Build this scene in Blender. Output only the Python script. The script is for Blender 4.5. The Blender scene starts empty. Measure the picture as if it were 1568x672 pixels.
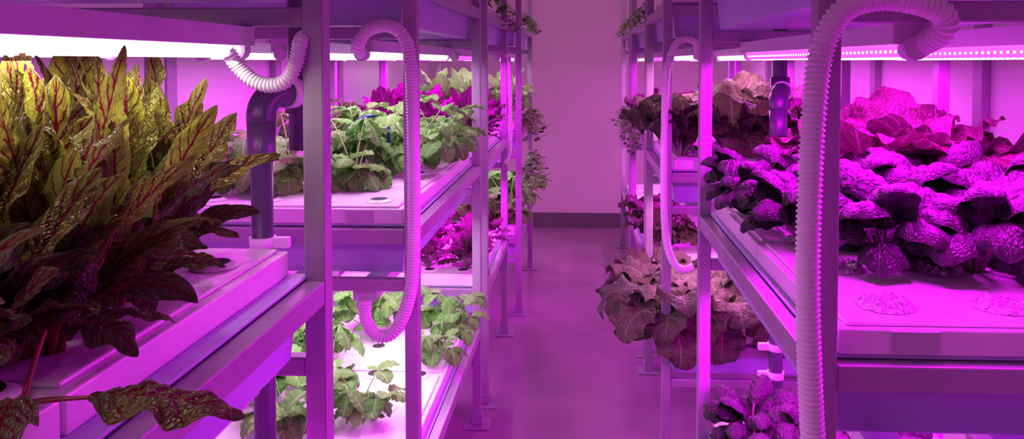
import bpy, math, random
from mathutils import Vector, Matrix, noise
S=bpy.context.scene
S.view_settings.view_transform='Standard'
S.view_settings.look='None'
S.view_settings.exposure=0.0

# ---------------------------------------------------------------- materials
def newmat(name):
    m=bpy.data.materials.new(name); m.use_nodes=True
    nt=m.node_tree; nt.nodes.clear()
    out=nt.nodes.new('ShaderNodeOutputMaterial')
    return m,nt,out
def N(nt,t,**k):
    n=nt.nodes.new(t)
    for a,b in k.items(): setattr(n,a,b)
    return n
def math_(nt,op,a,b=None,c=None):
    n=N(nt,'ShaderNodeMath',operation=op)
    for i,x in enumerate((a,b,c)):
        if x is None: continue
        if isinstance(x,(int,float)): n.inputs[i].default_value=x
        else: nt.links.new(x,n.inputs[i])
    return n.outputs[0]
def maprange(nt,v,a,b,c,d):
    n=N(nt,'ShaderNodeMapRange'); nt.links.new(v,n.inputs[0])
    for i,x in enumerate((a,b,c,d)): n.inputs[i+1].default_value=x
    return n.outputs[0]
def mixc(nt,f,a,b):
    n=N(nt,'ShaderNodeMix',data_type='RGBA')
    for s,x in ((n.inputs[0],f),(n.inputs[6],a),(n.inputs[7],b)):
        if hasattr(x,'is_output'): nt.links.new(x,s)
        elif isinstance(x,(int,float)): s.default_value=x
        else: s.default_value=(x[0],x[1],x[2],1)
    return n.outputs[2]
def surf(name,ca,cb,scale=8,rough=.5,metal=0,bump=.1,bscale=60,spec=.5,stretch=(1,1,1)):
    m,nt,out=newmat(name)
    p=N(nt,'ShaderNodeBsdfPrincipled'); nt.links.new(p.outputs[0],out.inputs[0])
    tc=N(nt,'ShaderNodeTexCoord'); mp=N(nt,'ShaderNodeMapping'); mp.inputs['Scale'].default_value=stretch
    nt.links.new(tc.outputs['Object'],mp.inputs[0])
    nz=N(nt,'ShaderNodeTexNoise'); nz.inputs['Scale'].default_value=scale; nz.inputs['Detail'].default_value=5
    nt.links.new(mp.outputs[0],nz.inputs[0])
    f=maprange(nt,nz.outputs[0],.35,.65,0,1)
    nt.links.new(mixc(nt,f,ca,cb),p.inputs['Base Color'])
    p.inputs['Roughness'].default_value=rough; p.inputs['Metallic'].default_value=metal
    p.inputs['Specular IOR Level'].default_value=spec
    if bump:
        n2=N(nt,'ShaderNodeTexNoise'); n2.inputs['Scale'].default_value=bscale; nt.links.new(mp.outputs[0],n2.inputs[0])
        b=N(nt,'ShaderNodeBump'); b.inputs['Strength'].default_value=bump; b.inputs['Distance'].default_value=.005
        nt.links.new(n2.outputs[0],b.inputs['Height']); nt.links.new(b.outputs[0],p.inputs['Normal'])
    return m
def emit(name,col,st):
    m,nt,out=newmat(name); e=N(nt,'ShaderNodeEmission'); e.inputs[0].default_value=(*col,1); e.inputs[1].default_value=st
    nt.links.new(e.outputs[0],out.inputs[0]); return m
def leafmat(name,ca,cb,vein,nv=7,k=2.2,vw=.10,net=.0,netscale=26,transl=.3,rough=.45,midw=.07,bump=.5,spec=.35):
    m,nt,out=newmat(name)
    uv=N(nt,'ShaderNodeUVMap'); uv.uv_map='UVMap'
    sx=N(nt,'ShaderNodeSeparateXYZ'); nt.links.new(uv.outputs[0],sx.inputs[0])
    a=math_(nt,'ABSOLUTE',math_(nt,'MULTIPLY_ADD',sx.outputs[0],2.0,-1.0))
    v=sx.outputs[1]
    nz=N(nt,'ShaderNodeTexNoise'); nz.inputs['Scale'].default_value=7; nt.links.new(uv.outputs[0],nz.inputs[0])
    ph=math_(nt,'SUBTRACT',math_(nt,'MULTIPLY',v,float(nv)),math_(nt,'MULTIPLY',a,k))
    ph=math_(nt,'ADD',ph,math_(nt,'MULTIPLY',nz.outputs[0],.35))
    d=math_(nt,'ABSOLUTE',math_(nt,'SUBTRACT',math_(nt,'FRACT',math_(nt,'ADD',ph,20.0)),.5))
    vm=maprange(nt,d,.5-vw,.5-vw*.35,0,1)
    vm=math_(nt,'MULTIPLY',vm,maprange(nt,a,.75,1.0,1,.2))
    mid=maprange(nt,a,midw,midw*.5,0,1)
    mask=math_(nt,'MAXIMUM',vm,mid)
    vo=N(nt,'ShaderNodeTexVoronoi',feature='DISTANCE_TO_EDGE')
    cb_=N(nt,'ShaderNodeCombineXYZ'); nt.links.new(a,cb_.inputs[0]); nt.links.new(math_(nt,'MULTIPLY',v,2.2),cb_.inputs[1]); nt.links.new(sx.outputs[0],cb_.inputs[2])
    nt.links.new(cb_.outputs[0],vo.inputs[0]); vo.inputs['Scale'].default_value=netscale/3
    nm=maprange(nt,vo.outputs['Distance'],.015,.06,1,0)
    full=math_(nt,'MAXIMUM',mask,math_(nt,'MULTIPLY',nm,net))
    at=N(nt,'ShaderNodeAttribute'); at.attribute_name='tone'
    base=mixc(nt,at.outputs['Fac'],ca,cb)
    n3=N(nt,'ShaderNodeTexNoise'); n3.inputs['Scale'].default_value=3; nt.links.new(uv.outputs[0],n3.inputs[0])
    base=mixc(nt,maprange(nt,n3.outputs[0],.4,.7,0,.45),base,cb)
    col=mixc(nt,full,base,vein)
    p=N(nt,'ShaderNodeBsdfPrincipled'); nt.links.new(col,p.inputs['Base Color'])
    p.inputs['Roughness'].default_value=rough; p.inputs['Specular IOR Level'].default_value=spec
    h=math_(nt,'SUBTRACT',maprange(nt,vo.outputs['Distance'],0,.35,0,1),math_(nt,'MULTIPLY',mask,.8))
    b=N(nt,'ShaderNodeBump'); b.inputs['Strength'].default_value=bump; b.inputs['Distance'].default_value=.004
    nt.links.new(h,b.inputs['Height']); nt.links.new(b.outputs[0],p.inputs['Normal'])
    t=N(nt,'ShaderNodeBsdfTranslucent'); nt.links.new(col,t.inputs[0])
    mx=N(nt,'ShaderNodeMixShader'); mx.inputs[0].default_value=transl
    nt.links.new(p.outputs[0],mx.inputs[1]); nt.links.new(t.outputs[0],mx.inputs[2]); nt.links.new(mx.outputs[0],out.inputs[0])
    return m

M_frame=surf('painted_steel',(.34,.28,.36),(.42,.36,.45),6,.36,.15,.06,90)
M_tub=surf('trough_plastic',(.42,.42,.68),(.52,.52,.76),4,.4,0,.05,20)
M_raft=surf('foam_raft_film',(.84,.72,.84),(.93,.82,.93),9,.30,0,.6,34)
M_hose=surf('hose_pvc',(.80,.76,.80),(.86,.82,.86),5,.35,0,0)
M_case=surf('lamp_housing',(.62,.58,.64),(.72,.68,.74),5,.35,0,0)
M_pipe=surf('grey_pvc',(.07,.06,.10),(.10,.09,.14),5,.32,0,0)
M_clip=surf('white_clip',(.8,.8,.8),(.85,.85,.85),5,.4,0,0)
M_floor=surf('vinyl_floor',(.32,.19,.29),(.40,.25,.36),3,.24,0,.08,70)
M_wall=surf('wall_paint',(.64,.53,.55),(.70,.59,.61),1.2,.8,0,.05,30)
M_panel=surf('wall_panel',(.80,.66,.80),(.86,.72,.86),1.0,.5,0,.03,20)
M_base=surf('baseboard_rubber',(.12,.10,.11),(.15,.13,.14),4,.6,0,0)
M_dark=surf('cup_hole',(.01,.012,.012),(.03,.03,.03),40,.7,0,0)
M_foil=surf('foil_cup',(.95,.95,.97),(.30,.28,.32),150,.2,.6,1.0,200)
M_label=surf('paper_label',(.50,.50,.52),(.56,.56,.58),6,.6,0,0)
M_blue=surf('blue_tube',(.01,.13,.35),(.02,.18,.42),4,.35,0,0)
E_white=emit('led_white',(1,.48,1),3.4)
E_mag=emit('led_magenta',(1,.03,1),5.0)
E_dot=emit('led_chip',(1,.4,1),8)

# ---------------------------------------------------------------- mesh builder
class B:
    def __init__(s): s.v=[];s.f=[];s.m=[];s.uv=[];s.t=[];s.mats=[];s.smooth=[]
    def mi(s,m):
        if m not in s.mats: s.mats.append(m)
        return s.mats.index(m)
    def vert(s,p,uv=(0,0),t=.5):
        s.v.append(tuple(p)); s.uv.append(uv); s.t.append(t); return len(s.v)-1
    def face(s,idx,mi,sm=False): s.f.append(tuple(idx)); s.m.append(mi); s.smooth.append(sm)
    def box(s,x0,x1,y0,y1,z0,z1,m,tp=0):
        mi=s.mi(m)
        q=[s.vert((x,y,z)) for z,e in ((z0,tp),(z1,0)) for x,y in ((x0+e,y0+e),(x1-e,y0+e),(x1-e,y1-e),(x0+e,y1-e))]
        for a in ((3,2,1,0),(4,5,6,7),(0,1,5,4),(1,2,6,5),(2,3,7,6),(3,0,4,7)): s.face([q[i] for i in a],mi)
    def tube(s,pts,rad,m,n=10,cap=True,t=.5,sm=True):
        mi=s.mi(m); rings=[]; pts=[Vector(p) for p in pts]
        prev=None
        for i,p in enumerate(pts):
            a=pts[max(i-1,0)]; b=pts[min(i+1,len(pts)-1)]
            T=(b-a); T=T.normalized() if T.length>1e-9 else Vector((0,0,1))
            if prev is None:
                u=T.cross(Vector((.123,.456,.88))).normalized()
            else:
                u=prev-T*prev.dot(T); u.normalize()
            prev=u; w=T.cross(u)
            r=rad[i] if isinstance(rad,(list,tuple)) else rad
            rings.append([s.vert(p+(u*math.cos(2*math.pi*k/n)+w*math.sin(2*math.pi*k/n))*r,(.5,i/max(1,len(pts)-1)),t) for k in range(n)])
        for a,b in zip(rings,rings[1:]):
            for k in range(n): s.face((a[k],a[(k+1)%n],b[(k+1)%n],b[k]),mi,sm)
        if cap:
            s.face(rings[0][::-1],mi); s.face(rings[-1],mi)
    def mesh(s,name):
        me=bpy.data.meshes.new(name); me.from_pydata(s.v,[],s.f); me.update()
        for m in s.mats: me.materials.append(m)
        me.polygons.foreach_set('material_index',s.m); me.polygons.foreach_set('use_smooth',s.smooth)
        ul=me.uv_layers.new(name='UVMap')
        li=[0]*len(me.loops); me.loops.foreach_get('vertex_index',li)
        flat=[]; 
        for i in li: flat+=s.uv[i]
        ul.data.foreach_set('uv',flat)
        at=me.attributes.new('tone','FLOAT','POINT'); at.data.foreach_set('value',s.t)
        me.update(); return me
    def obj(s,name,loc=(0,0,0),parent=None,bevel=0):
        o=bpy.data.objects.new(name,s.mesh(name)); S.collection.objects.link(o); o.location=loc
        if parent: o.parent=parent
        if bevel:
            b=o.modifiers.new('b','BEVEL'); b.width=bevel; b.segments=2; b.limit_method='ANGLE'
        return o
def catmull(P,step):
    P=[Vector(p) for p in P]; out=[]
    for i in range(len(P)-1):
        a=P[max(i-1,0)];b=P[i];c=P[i+1];d=P[min(i+2,len(P)-1)]
        n=max(2,int((c-b).length/step))
        for k in range(n):
            t=k/n
            out.append(.5*((2*b)+(c-a)*t+(2*a-5*b+4*c-d)*t*t+(3*b-a-3*c+d)*t**3))
    out.append(P[-1]); return out
def resample(pts,step):
    out=[pts[0]]; acc=0
    for a,b in zip(pts,pts[1:]):
        L=(b-a).length; pos=step-acc
        while pos<=L: out.append(a.lerp(b,pos/L)); pos+=step
        acc=L-(pos-step)
    return out

# ---------------------------------------------------------------- room
def quadbox(name,x0,x1,y0,y1,z0,z1,m,bevel=0):
    b=B(); b.box(x0,x1,y0,y1,z0,z1,m); return b.obj(name,bevel=bevel)
XL,XR,YB,YF,ZC=-1.36,1.36,-1.6,6.5,2.75
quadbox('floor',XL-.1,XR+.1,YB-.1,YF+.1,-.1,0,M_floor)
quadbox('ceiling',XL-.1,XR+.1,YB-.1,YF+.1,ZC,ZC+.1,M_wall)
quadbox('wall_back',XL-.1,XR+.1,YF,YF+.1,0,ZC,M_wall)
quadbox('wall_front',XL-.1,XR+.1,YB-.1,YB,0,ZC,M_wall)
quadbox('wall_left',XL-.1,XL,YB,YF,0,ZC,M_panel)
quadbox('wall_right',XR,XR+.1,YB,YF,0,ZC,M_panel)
quadbox('baseboard_back',XL,XR,YF-.015,YF,0,.13,M_base,.003)
k=0
for y in (.6,1.5,2.35,3.2,4.05,4.95,5.8):
    k+=1; quadbox('trim_%d'%k,XL,XL+.03,y-.03,y+.03,0,ZC,M_frame,.003)
for y in (.6,1.55,2.55,3.45,4.4,5.4):
    k+=1; quadbox('trim_%d'%k,XR-.03,XR,y-.03,y+.03,0,ZC,M_frame,.003)

# ---------------------------------------------------------------- racks
T=.034
MAG=(.92,.0,1.0); WHT=(1.0,.62,1.0); PNK=(1.0,.12,1.0)
def lamp_light(name,x,y0,y1,z,col,pw,parent,w=.035):
    l=bpy.data.lights.new(name,'AREA'); l.shape='RECTANGLE'; l.size=w; l.size_y=(y1-y0)*.94; l.color=col; l.energy=pw
    o=bpy.data.objects.new(name,l); S.collection.objects.link(o); o.location=(x,(y0+y1)/2,z); o.parent=parent
def rack(sgn,e,y0,y1,levels,cfg,width=.68,detail=True,seed=0,inset=.042,dots=False):
    """sgn -1 left/+1 right; e distance of aisle face from x=0; cfg[level]=(colour,power)"""
    r=random.Random(seed)
    emp=bpy.data.objects.new('grow_rack',None); S.collection.objects.link(emp)
    def X(a): return sgn*(e+a)
    def bx(b,a0,a1,ya,yb,z0,z1,m,tp=0):
        p,q=sorted((X(a0),X(a1))); b.box(p,q,ya,yb,z0,z1,m,tp)
    f=B(); top=2.25
    for a in (0,width-T):
        for y in (y0,y1):
            bx(f,a,a+T,y,y+T,.008,top,M_frame)
            bx(f,a-.035,a+T+.035,y-.03,y+T+.03,0,.008,M_frame)
            bx(f,a-.004,a+T+.004,y-.004,y+T+.004,.008,.05,M_frame)
    for z in levels:
        for a in (0,width-T): bx(f,a+.001,a+T-.001,y0+T,y1,z-.038,z,M_frame)
        for y in (y0,y1): bx(f,T,width-T,y+.001,y+T-.001,z-.038,z,M_frame)
        for y in (y0,y1): bx(f,T,width-T,y+.004,y+T-.004,z-.155,z-.125,M_frame)
    f.obj('frame',parent=emp,bevel=.003)
    t=B()
    for z in levels:
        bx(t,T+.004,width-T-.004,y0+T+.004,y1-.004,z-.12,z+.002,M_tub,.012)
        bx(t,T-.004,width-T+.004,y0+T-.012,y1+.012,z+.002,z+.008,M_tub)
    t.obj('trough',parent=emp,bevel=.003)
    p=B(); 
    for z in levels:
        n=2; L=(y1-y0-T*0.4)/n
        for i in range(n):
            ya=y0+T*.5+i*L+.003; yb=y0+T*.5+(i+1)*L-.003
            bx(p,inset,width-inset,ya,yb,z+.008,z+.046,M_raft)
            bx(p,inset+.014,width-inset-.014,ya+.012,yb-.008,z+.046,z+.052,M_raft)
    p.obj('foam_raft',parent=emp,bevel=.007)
    c=B(); md=c.mi(M_dark); mf=c.mi(M_foil)
    foil=(sgn>0)
    nx=3 if foil else 4
    for z in levels[:2]:
        for ix in range(nx):
            for iy in range(5):
                if foil: cx=X(.142+ix*.178); cy=y0+.108+iy*.205
                else: cx=X(.12+ix*.145+(.05 if iy%2 else 0)); cy=y0+.09+iy*(y1-y0-.12)/4.4
                if cy>y1-.05: continue
                zz=z+.052
                R=.031 if foil else .022
                n=36
                J=lambda a:(a*(r.random()-.2) if foil else 0)
                rr=[c.vert((cx+math.cos(6.283*j/n)*(R+.012)*(1+J(.14)),cy+math.sin(6.283*j/n)*(R+.011)*(1+J(.1)),zz+.001)) for j in range(n)]
                r1=[c.vert((cx+math.cos(6.283*j/n)*R,cy+math.sin(6.283*j/n)*R,zz+.007+J(.012))) for j in range(n)]
                r2=[c.vert((cx+math.cos(6.283*j/n)*R*.6,cy+math.sin(6.283*j/n)*R*.6,zz+.004+J(.010))) for j in range(n)]
                ce=c.vert((cx,cy,zz+.002))
                for j in range(n):
                    j2=(j+1)%n; sm=not foil
                    c.face((rr[j],rr[j2],r1[j2],r1[j]),mf if foil else c.mi(M_raft),sm)
                    c.face((r1[j],r1[j2],r2[j2],r2[j]),mf if foil else md,sm)
                    c.face((r2[j],r2[j2],ce),mf if foil else md,sm)
    c.obj('net_cups',parent=emp)
    lb=B(); z=levels[1]
    a0=.115; bx(lb,a0,a0+.068,y0+T*.5-.0005,y0+T*.5+.006,z+.013,z+.044,M_label)
    lb.obj('label_card',parent=emp)
    lm=B()
    for li,z in enumerate(levels):
        if cfg[li] is None: continue
        zc=z-.155
        xs=(.14,.34,.54)
        for j,a in enumerate(xs):
            cc=cfg[li][j] if isinstance(cfg[li],list) else cfg[li]
            col,pw,em=cc
            bx(lm,a-.028,a+.028,y0+.02,y1+.01,zc-.030,zc-.001,M_case)
            x=X(a)
            lm.tube([(x,y0+.035,zc-.038),(x,y1,zc-.038)],.011,em,10)
            lm.tube([(x,y0+.008,zc-.036),(x,y0+.034,zc-.036)],.017,M_case,12)
            lm.tube([(x,y1,zc-.036),(x,y1+.02,zc-.036)],.017,M_case,12)
            if dots and em is E_mag:
                yy=y0+.05
                while yy<y1: 
                    lm.box(x-.003,x+.003,yy,yy+.004,zc-.0505,zc-.048,E_dot)
                    for sx in(-1,1): lm.box(x+sx*.0112-.0008,x+sx*.0112+.0008,yy,yy+.004,zc-.042,zc-.038,E_dot)
                    yy+=.018
            lamp_light('lamp_light',x,y0+.03,y1,zc-.054,col,pw,emp)
    lm.obj('led_lamps',parent=emp,bevel=0)
    return emp
W=lambda p:(WHT,p,E_white)
G=lambda p:(MAG,p,E_mag)
K=lambda p:(PNK,p,E_white)
LW=(1.0,.82,.76)
rack(-1,.40,.10,1.13,[.40,1.118,1.67],[None,G(1.5),[(LW,2.2,E_white),(LW,3.2,E_white),G(9)]],seed=1,inset=.058)
rack(-1,.40,1.78,2.90,[.40,1.050,1.67],[None,W(3.0),[W(2.8),W(2.8),(MAG,5,E_white)]],seed=2)
rack(-1,.395,3.08,3.90,[.50,1.05,1.67],[None,G(7),G(7)],seed=3)
rack(-1,.345,4.22,5.16,[.45,1.06,1.67],[None,W(1.5),W(1.5)],seed=4)
rack(1,.329,1.05,2.07,[.40,1.03,1.67],[None,G(9),G(14)],seed=5,dots=True)
rack(1,.30,2.74,3.45,[.40,1.05,1.67],[None,((1,.24,.80),4.0,E_white),[((1,.28,.75),4.5,E_white),((1,.28,.75),4.5,E_white),G(10)]],seed=6)
rack(1,.31,3.65,4.65,[.45,1.06,1.67],[None,G(5.5),G(5.5)],seed=7)
rack(1,.31,4.85,5.8,[.45,1.06,1.67],[None,K(2.5),K(2.5)],seed=8)

# ---------------------------------------------------------------- hoses and pipes
def hose(P,r,pitch=.0075):
    pts=resample(catmull(P,.004),pitch/4)
    rad=[(r,r*.99,r*.84,r*.84)[i%4] for i in range(len(pts))]
    b=B(); b.tube(pts,rad,M_hose,16); return b.obj('corrugated_hose')
hose([(.475,1.085,1.478),(.492,1.035,1.50),(.487,1.02,1.522),(.455,1.018,1.538),(.40,1.018,1.545),(.352,1.018,1.528),(.326,1.018,1.48),(.317,1.02,1.41),(.312,1.022,1.275),(.311,1.022,1.14),(.317,1.022,1.0),(.322,1.02,.92),(.33,1.015,.82),(.35,1.02,.76),(.40,1.03,.74)],.0172)
hose([(-.54,1.80,1.478),(-.536,1.757,1.50),(-.51,1.752,1.535),(-.464,1.75,1.546),(-.425,1.75,1.522),(-.408,1.75,1.452),(-.402,1.75,1.22),(-.404,1.75,.988),(-.417,1.75,.886),(-.448,1.75,.815),(-.487,1.75,.797),(-.521,1.755,.83),(-.528,1.765,.88)],.0165)
hose([(-.538,1.10,1.478),(-.526,1.114,1.452),(-.505,1.116,1.432),(-.478,1.116,1.424),(-.452,1.116,1.432),(-.438,1.118,1.46),(-.434,1.125,1.49),(-.440,1.16,1.50)],.0120,.006)
hose([(.425,2.75,1.478),(.415,2.70,1.525),(.385,2.695,1.542),(.345,2.695,1.53),(.318,2.695,1.47),(.305,2.70,1.377),(.300,2.70,1.093),(.305,2.70,.856),(.328,2.70,.745),(.367,2.70,.70),(.41,2.71,.71)],.0145)
hose([(-.39,3.84,1.5),(-.375,3.84,1.45),(-.372,3.84,1.2),(-.375,3.84,1.0),(-.40,3.84,.93)],.012)

def pipes(x,y,zc,z0,flip):
    b=B()
    b.tube([(x,y,.0),(x,y,zc-.02)],.0215,M_pipe,24)
    b.tube([(x,y,zc-.11),(x,y,zc-.10),(x,y,zc-.02)],[.027,.0275,.0275],M_pipe,24)
    arc=[(x,y,zc-.03)]+[(x+.02*(1-math.cos(t)),y+.04*(1-math.cos(t)),zc-.02+.045*math.sin(t)) for t in [i*math.pi/16 for i in range(9)]]+[(x+.03,y+.07,zc+.025)]
    b.tube(arc,.0285,M_pipe,24)
    b.tube([(x+.026,y+.06,zc+.025),(x+.035,y+.085,zc+.025)],.033,M_clip,24)
    b.tube([(x+.035,y+.115,zc-.10),(x+.035,y+.115,1.75)],.0235,M_pipe,24)
    b.tube([(x+.035,y+.115,zc-.02),(x+.035,y+.115,zc+.07)],.031,M_pipe,24)
    for zz in (z0,.55,.28):
        b.tube([(x,y,zz),(x,y,zz+.022)],.026,M_clip,24)
        a,c=sorted((x+flip*.02,x+flip*.055)); b.box(a,c,y-.008,y+.008,zz+.001,zz+.021,M_clip)
    b.tube([(x,y,.60),(x,y,.69)],.027,M_pipe,24)
    return b.obj('drain_pipe')
pipes(-.645,1.46,1.37,1.085,1)
pipes(.615,2.34,1.34,.46,-1)
b=B()
pts=[(-.70,2.3,1.12)]+[(-.66-.055*math.cos(t),2.3,1.25+.04*math.sin(t)) for t in [i*.25 for i in range(0,12)]]+[(-.60,2.3,1.12)]
b.tube(catmull(pts,.01),.0055,M_blue,10); b.obj('blue_water_tube')

# ---------------------------------------------------------------- foliage
L_sorrel=leafmat('sorrel_leaf',(.46,.54,.05),(.11,.15,.055),(.19,.003,.025),nv=8,k=1.7,vw=.12,net=.75,netscale=30,transl=.30,midw=.13,bump=1.0,rough=.34,spec=.6)  # yellow-green as lit tops, dark mix as shaded lower leaves
L_straw=leafmat('strawberry_leaf',(.10,.46,.05),(.24,.62,.10),(.45,.75,.28),nv=8,k=3.0,vw=.07,net=.10,transl=.25,bump=.6,rough=.38,spec=.5)
L_bok=leafmat('pakchoi_leaf',(.026,.034,.026),(.050,.058,.050),(.08,.085,.075),nv=5,k=1.8,vw=.04,net=.06,netscale=20,transl=.05,rough=.40,bump=.6,midw=.035,spec=.40)
L_cab=leafmat('mustard_leaf',(.11,.08,.055),(.08,.11,.05),(.22,.18,.14),nv=6,k=2.2,vw=.06,net=.2,transl=.2,bump=.8,midw=.05)
L_hang=leafmat('outer_mustard_leaf',(.14,.11,.07),(.08,.15,.06),(.24,.24,.15),nv=6,k=2.2,vw=.06,net=.2,transl=.2,bump=.8,midw=.06)
L_per=leafmat('red_lettuce_leaf',(.10,.02,.08),(.16,.04,.10),(.25,.08,.16),nv=6,k=2.2,vw=.08,net=.2,transl=.2,bump=.7)
L_green=leafmat('lettuce_leaf',(.26,.55,.12),(.36,.62,.18),(.6,.7,.4),nv=6,k=2.2,vw=.08,net=.2,transl=.3,bump=.7)
L_dark=leafmat('trailing_leaf',(.06,.10,.05),(.10,.16,.07),(.15,.2,.1),nv=5,k=2,vw=.07,net=.1,transl=.15)
P_red=surf('red_stalk',(.22,.01,.03),(.30,.03,.06),20,.4,0,0)
P_green=surf('green_stalk',(.25,.38,.12),(.30,.42,.16),20,.45,0,0)
P_pale=surf('pale_stalk',(.12,.14,.10),(.18,.20,.14),20,.45,0,0)

def sh_lance(v): return max(.03,math.sin(math.pi*v**.82)**.70)
def sh_round(v): return max(.02,math.sin(math.pi*v**.85)**.55)
def sh_pak(v): return max(.03,math.sin(math.pi*v**1.15)**.5 if v>0 else .03)
def sh_spoon(v): return max(.03,math.sin(math.pi*v**1.25)**.6 if v>0 else .03)
def sh_ov(v): return max(.02,math.sin(math.pi*v**.75)**.8)
def leaf(b,base,az,e0,bend,L,Wd,pet,shape,mat,pmat,roll=.3,ruf=0,rf=3,puck=.0,nv=7,k=2.2,NL=16,NW=8,serr=0,twist=0,tone=.5,rp=.002,rnd=None,bpow=1.3,ph=0,blis=0,bfreq=60,lroll=0):
    steps=6 if pet>0 else 0
    pos=Vector(base); h=Vector((math.cos(az),math.sin(az),0)); s0=Vector((-math.sin(az),math.cos(az),0))
    tot=pet+L; path=[pos.copy()]
    off=Vector((ph*7,tone*13,ph*3))
    def tan(s):
        e=e0-bend*(s/tot)**bpow-lroll*max(0,(s-pet-.6*L)/(L*.4))**2
        return h*math.cos(e)+Vector((0,0,1))*math.sin(e)
    s=0
    for i in range(steps):
        d=pet/steps; pos=pos+tan(s+d/2)*d; s+=d; path.append(pos.copy())
    mid=[pos.copy()]; ts=[tan(s)]
    for i in range(NL):
        d=L/NL; t=tan(s+d/2); pos=pos+t*d; s+=d; mid.append(pos.copy()); ts.append(tan(s))
    if pet>0: b.tube(path+mid[1:3],[rp*(1.35-.5*i/len(path)) for i in range(len(path)+2)],pmat,6,t=tone)
    mi=b.mi(mat); G_=[]
    for i in range(NL+1):
        v=i/NL; w=Wd*.5*shape(v)
        if serr: w*=1+serr*((v*nv*1.5)%1-.5)
        t=ts[i]; sd=Matrix.Rotation(twist*v,3,t)@s0; n=t.cross(sd)
        row=[]
        for j in range(NW+1):
            u=-1+2*j/NW; au=abs(u)
            if abs(roll)>.01:
                lat=math.sin(roll*au)/roll; ver=-(1-math.cos(roll*au))/roll
            else: lat=au; ver=0
            lat*=(1 if u>=0 else -1)
            dz=ruf*au*au*math.sin(2*math.pi*rf*v+ph+(1.9 if u>0 else 0)+au)
            dz+=puck*abs(math.sin(math.pi*(v*nv-au*k)))*math.sin(math.pi*min(1,au*.92+.05))
            sway=ruf*.4*au*au*math.cos(2*math.pi*rf*v+ph)*w
            p=mid[i]+sd*lat*w+n*(ver+dz)*w+t*sway
            if blis:
                q=(p+off)*bfreq
                p=p+n*(abs(noise.noise(q))*1.6-.3)*blis+sd*noise.noise(q*.6+Vector((9,2,5)))*blis*.5
            row.append(b.vert(p,(u*.5+.5,v),tone))
        G_.append(row)
    for i in range(NL):
        for j in range(NW): b.face((G_[i][j],G_[i+1][j],G_[i+1][j+1],G_[i][j+1]),mi,True)
R=random.Random
def sorrel(seed,n=36,hi=1.0):
    r=R(seed); b=B()
    for i in range(n):
        q=i/n; az=i*2.399+r.uniform(-.6,.6)
        e0=math.radians(r.uniform(78,104)-q*30); bend=math.radians(r.uniform(-12,42)+q*r.uniform(20,90))
        L=r.uniform(.10,.17)*hi; pet=r.uniform(.10,.18)*(1-.85*q)*hi
        ba=(math.cos(az)*.02*r.random(),math.sin(az)*.02*r.random(),0)
        leaf(b,ba,az,e0,bend,L,r.uniform(.036,.052),pet,sh_lance,L_sorrel,P_red,roll=r.uniform(-1.2,.6),ruf=r.uniform(.15,.40),rf=r.uniform(1.6,3.6),puck=.32,nv=8,k=1.7,NL=40,NW=12,tone=min(1,max(0,q*1.1+r.uniform(-.25,.3))),twist=r.uniform(-2.2,2.2),rp=.0022,bpow=1.6,ph=r.random()*6,blis=.0025,bfreq=90)  # tone rises outward: shade on low leaves painted into their colour
    for i in range(9):
        az=i*2.399+r.uniform(-.5,.5)
        leaf(b,(0,0,0),az,math.radians(r.uniform(35,65)),math.radians(r.uniform(60,100)),r.uniform(.08,.12),r.uniform(.036,.048),r.uniform(.03,.065),sh_lance,L_sorrel,P_red,roll=r.uniform(-.6,.9),ruf=r.uniform(.2,.4),rf=r.uniform(1.6,3.6),puck=.32,nv=8,k=1.7,NL=36,NW=12,tone=r.uniform(.6,1),twist=r.uniform(-1.2,1.2),rp=.0022,bpow=1.4,ph=r.random()*6,blis=.0025,bfreq=90)  # low ring takes the dark tone, shade put into leaf colour
    return b
def strawberry(seed,n=9,s=1.0):
    r=R(seed); b=B()
    for i in range(n):
        az=i*2.399+r.uniform(-.3,.3); e0=math.radians(r.uniform(55,88)); Lp=r.uniform(.04,.20)*s
        pts=[Vector((0,0,0))]; e=e0; p=Vector((0,0,0))
        for k2 in range(7):
            e=e0-math.radians(30)*(k2/6)
            p=p+(Vector((math.cos(az),math.sin(az),0))*math.cos(e)+Vector((0,0,1))*math.sin(e))*Lp/7; pts.append(p.copy())
        b.tube(pts,.0016,P_green,6)
        sz=r.uniform(.055,.080)*s; tn=r.random(); tilt=r.uniform(-1.0,.5)
        for da in (0,1.4,-1.4):
            leaf(b,p,az+da,tilt+r.uniform(-.3,.3),r.uniform(.3,1.0),sz,sz*.86,.005,sh_round,L_straw,P_green,roll=r.uniform(-.9,.7),ruf=.08,rf=4,puck=.20,nv=8,k=3,NL=30,NW=10,serr=.14,tone=tn,rp=.0012,ph=r.random()*6)
    return b
def pakchoi(seed,n=16,s=1.0):
    r=R(seed); b=B()
    for i in range(n):
        q=i/n; az=i*2.399+r.uniform(-.3,.3)
        e0=math.radians(88-q*34+r.uniform(-6,6)); bend=math.radians(98+q*65+r.uniform(-15,25))
        leaf(b,(math.cos(az)*.012,math.sin(az)*.012,0),az,e0,bend,r.uniform(.145,.185)*s,r.uniform(.125,.155)*s,r.uniform(.06,.13)*s*(1.1-.65*q),sh_pak,L_bok,P_pale,roll=r.uniform(1.1,1.6),ruf=.07,rf=2.0,puck=.12,nv=5,k=1.8,NL=40,NW=22,tone=r.random(),rp=.004,bpow=1.8,ph=r.random()*6,twist=r.uniform(-.4,.4),blis=.006,bfreq=28,lroll=math.radians(r.uniform(0,50)))
    return b
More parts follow.
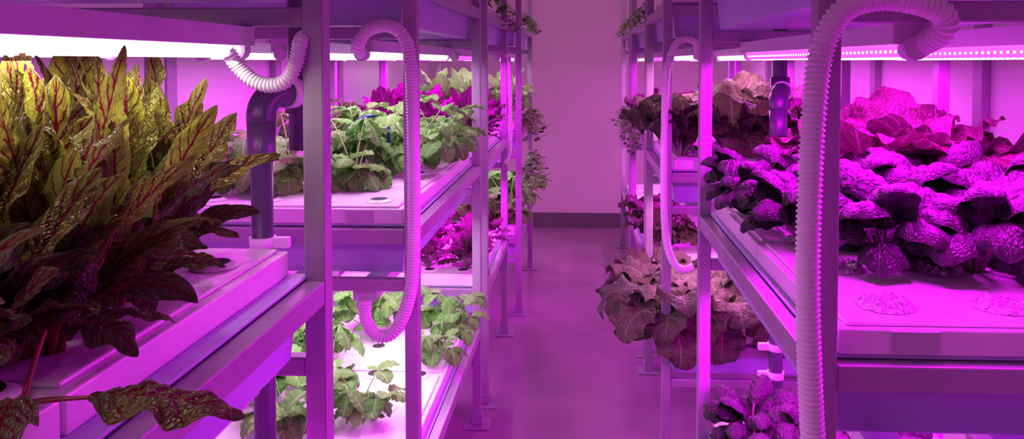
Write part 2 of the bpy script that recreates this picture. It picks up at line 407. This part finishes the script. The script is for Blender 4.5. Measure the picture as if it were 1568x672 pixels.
def mustard(seed,n=13,s=1.0,droop=0,mat=None):
    r=R(seed); b=B()
    for i in range(n):
        q=i/n; az=i*2.399+r.uniform(-.3,.3)
        e0=math.radians(84-q*32+r.uniform(-6,6)-droop*.3); bend=math.radians(40+q*55+droop+r.uniform(-15,20))
        leaf(b,(math.cos(az)*.012,math.sin(az)*.012,0),az,e0,bend,r.uniform(.15,.20)*s,r.uniform(.12,.17)*s,r.uniform(.04,.07)*s,sh_spoon,mat or L_cab,P_pale,roll=r.uniform(-.7,.6),ruf=r.uniform(.18,.3),rf=r.uniform(2.5,4.5),puck=.13,nv=6,k=2.2,NL=30,NW=16,tone=r.random(),rp=.005,bpow=1.4,ph=r.random()*6,twist=r.uniform(-.5,.5),blis=.005,bfreq=50)
    return b
def lettuce(seed,mat,n=22,s=1.0):
    r=R(seed); b=B()
    for i in range(n):
        q=i/n; az=i*2.399
        e0=math.radians(88-q*50+r.uniform(-8,8)); bend=math.radians(20+q*40+r.uniform(-15,25))
        leaf(b,(0,0,0),az,e0,bend,r.uniform(.06,.09)*s,r.uniform(.05,.07)*s,r.uniform(.05,.12)*s*(1-.4*q),sh_ov,mat,P_pale,roll=r.uniform(-.5,.6),ruf=.22,rf=3,puck=.14,nv=6,k=2.2,NL=14,NW=8,serr=.12,tone=r.random(),rp=.002,ph=r.random()*6)
    return b
def trailing(seed,n=12):
    r=R(seed); b=B()
    for i in range(n):
        az=r.uniform(-1.2,1.2); L=r.uniform(.08,.26); pts=[Vector((0,0,0))]; p=Vector((0,0,0))
        for k2 in range(12):
            e=math.radians(50)-math.radians(r.uniform(130,150))*(k2/11)**.8
            p=p+(Vector((math.cos(az),math.sin(az),0))*math.cos(e)*.7+Vector((0,0,1))*math.sin(e))*L/12; pts.append(p.copy())
        b.tube(pts,.0012,P_green,5)
        for k2 in (4,8,12):
            leaf(b,pts[k2],r.uniform(0,6.3),r.uniform(-.6,.8),.6,r.uniform(.022,.04),r.uniform(.022,.04),.008,sh_round,L_dark if r.random()<.6 else L_straw,P_green,roll=.4,NL=6,NW=4,tone=r.random(),rp=.0008)
    return b
pool={}
def pl(key,name,fn,seeds):
    pool[key]=(name,[fn(s).mesh(name) for s in seeds])
pl('sor','red_veined_sorrel',lambda s:sorrel(s),(1,2,3,4,5))
pl('str','strawberry_plant',lambda s:strawberry(s,12),(11,12,13,14))
pl('bok','pak_choi_plant',lambda s:pakchoi(s),(21,22,23))
pl('mus','red_mustard_plant',lambda s:mustard(s),(31,32,33))
pl('hang','red_mustard_plant',lambda s:mustard(s,16,1.15,60,L_hang),(36,37))
pl('per','red_lettuce_plant',lambda s:lettuce(s,L_per),(41,42))
pl('let','green_lettuce_plant',lambda s:lettuce(s,L_green),(45,))
pl('tra','trailing_vine',lambda s:trailing(s),(51,52))
def put(key,x,y,z,rot=0,s=1,var=0):
    nm,ms=pool[key]; o=bpy.data.objects.new(nm,ms[var%len(ms)]); S.collection.objects.link(o)
    o.location=(x,y,z); o.rotation_euler=(0,0,rot); o.scale=(s,s,s); return o
rr=R(99)
Z1=1.17
for i,(x,y,s) in enumerate([(-.60,1.0,1.04),(-.75,1.0,1.04),(-.56,.86,1.0),(-.69,.84,1.06),(-.54,.71,.98),(-.65,.68,1.06),(-.82,.86,1.03),(-.57,.56,1),(-.92,1.02,1),(-.65,.91,1.06),(-.555,.63,.9)]):
    put('sor',x,y,Z1,rr.random()*6,s,i)
b=B(); r=R(5)
kw=dict(roll=.5,ruf=.32,rf=2.6,puck=.32,nv=8,k=1.7,NL=40,NW=12,rp=.0022,blis=.0025,bfreq=90)
leaf(b,(0,0,0),math.radians(10),math.radians(4),math.radians(26),.135,.056,.05,sh_lance,L_sorrel,P_red,tone=.8,**kw)
leaf(b,(0,0,0),math.radians(-60),math.radians(30),math.radians(60),.10,.045,.04,sh_lance,L_sorrel,P_red,tone=.9,**kw)
leaf(b,(0,0,0),math.radians(100),math.radians(60),math.radians(60),.10,.045,.06,sh_lance,L_sorrel,P_red,tone=.9,**kw)
b.obj('red_veined_sorrel',(-.475,.60,Z1))
Z2=1.102
for i,(x,y) in enumerate([(-.64,2.06),(-.84,2.0),(-.53,2.30),(-.70,2.30),(-.90,2.25),(-.98,2.03),(-.50,2.56),(-.72,2.52),(-.9,2.55),(-.52,2.80),(-.70,2.82),(-.88,2.82)]):
    put('str',x,y,Z2,rr.random()*6,1.2,i)
for i,(x,y,s) in enumerate([(-.80,1.95,1.1),(-.62,2.02,.85),(-.95,2.1,1.1),(-.78,2.22,1.1),(-.48,2.45,.85),(-.92,2.42,1.1),(-.78,2.66,1.1),(-.48,2.7,.95),(-.62,2.8,1.0)]):
    put('str',x,y,.452,rr.random()*6,s,i+1)
for i,(x,y) in enumerate([(-.50,3.2),(-.68,3.22),(-.86,3.22),(-.52,3.42),(-.72,3.45),(-.92,3.45),(-.5,3.66),(-.75,3.7),(-.95,3.7)]):
    put('per',x,y,1.102,rr.random()*6,1.4,i); 
    if i<8: put('per',x,y,.552,rr.random()*6,1.2,i)
for i,(x,y) in enumerate([(-.48,4.4),(-.66,4.42),(-.84,4.42),(-.5,4.7),(-.75,4.7),(-.5,5.0),(-.95,4.6)]):
    put('let',x,y,1.112,rr.random()*6,1.9,0); put('str',x+.05,y,.502,rr.random()*6,1.6,i)
for y in (4.35,4.6,4.85,5.1): 
    put('tra',-.37,y,1.10,0,1.0,int(y*10)); put('tra',-.36,y,.80,0,1.0,int(y*10)+1); put('tra',-.37,y,1.72,0,.7,int(y*10)+1)
put('tra',-.43,3.75,1.72,0,.9,1); put('str',-.5,3.6,1.72,0,1,1)
Z5=1.082
for i,(x,y,s,k_) in enumerate([(.56,1.39,.90,'bok'),(.71,1.36,.93,'bok'),(.87,1.33,.95,'bok'),(.47,1.57,.8,'bok'),(.63,1.56,.98,'bok'),(.79,1.54,1.0,'bok'),(.92,1.56,1.0,'bok'),(.45,1.76,.82,'bok'),(.62,1.74,.95,'bok'),(.80,1.74,.95,'bok'),
        (.74,1.95,1.3,'mus'),(.91,1.96,1.3,'mus'),(.46,1.97,.82,'bok'),(.60,1.93,.9,'bok')]):
    put(k_,x,y,Z5,rr.random()*6,s,i)
for i,(x,y) in enumerate([(.45,1.95),(.60,1.92),(.50,1.75),(.70,1.80),(.80,1.98),(.62,1.65)]):
    put('bok',x,y,.452,rr.random()*6,.72,i)
for i,(x,y,s) in enumerate([(.38,2.85,1.1),(.58,2.84,1.35),(.80,2.88,1.35),(.36,3.1,1.1),(.62,3.1,1.2),(.85,3.1,1.2),(.40,3.33,1),(.7,3.33,1.1)]):
    put('mus',x,y,1.102,rr.random()*6,s,i)
for i,(x,y,s) in enumerate([(.35,2.86,1.1),(.58,2.86,1.15),(.80,2.9,1.0),(.33,3.06,1.15),(.58,3.12,1.1),(.36,3.32,1.1)]):
    put('hang',x,y,.452,rr.random()*6,s,i)
for i,(x,y) in enumerate([(.40,3.78),(.62,3.8),(.40,4.1),(.65,4.1),(.40,4.4),(.65,4.4)]):
    put('mus',x,y,1.112,rr.random()*6,.85,i); put('mus',x,y,.502,rr.random()*6,.9,i+1)
for y in (3.75,4.1,4.5,5.0,5.4):
    put('tra',.34,y,1.10,math.pi,.9,int(y*10)); put('tra',.34,y,1.72,math.pi,.7,int(y*10)+1)

# ---------------------------------------------------------------- world & camera
w=bpy.data.worlds.new('world'); S.world=w; w.use_nodes=True
w.node_tree.nodes['Background'].inputs[0].default_value=(.5,.35,.6,1); w.node_tree.nodes['Background'].inputs[1].default_value=.05
e=bpy.data.objects.new('added_ceiling_fill',None); S.collection.objects.link(e)  # added fill, out of view: lifts the room's ambient and the back wall
for y,pw in ((0.2,1.5),(4.9,10)):
    b=B(); b.box(-.1,.1,y-.5,y+.5,ZC-.05,ZC,M_case); b.obj('added_fill_housing',parent=e)
    l=bpy.data.lights.new('tube','AREA'); l.shape='RECTANGLE'; l.size=.16; l.size_y=.95; l.color=(1,.50,.80); l.energy=pw
    o=bpy.data.objects.new('tube',l); S.collection.objects.link(o); o.location=(0,y,ZC-.055); o.parent=e

cam=bpy.data.cameras.new('camera'); co=bpy.data.objects.new('camera',cam); S.collection.objects.link(co)
co.location=(0,0,1.46); co.rotation_euler=(math.radians(88.0),0,math.radians(2.5))
cam.lens=26; cam.sensor_width=36; cam.clip_start=.02
cam.shift_x=-.0365; cam.shift_y=-.1285
S.camera=co
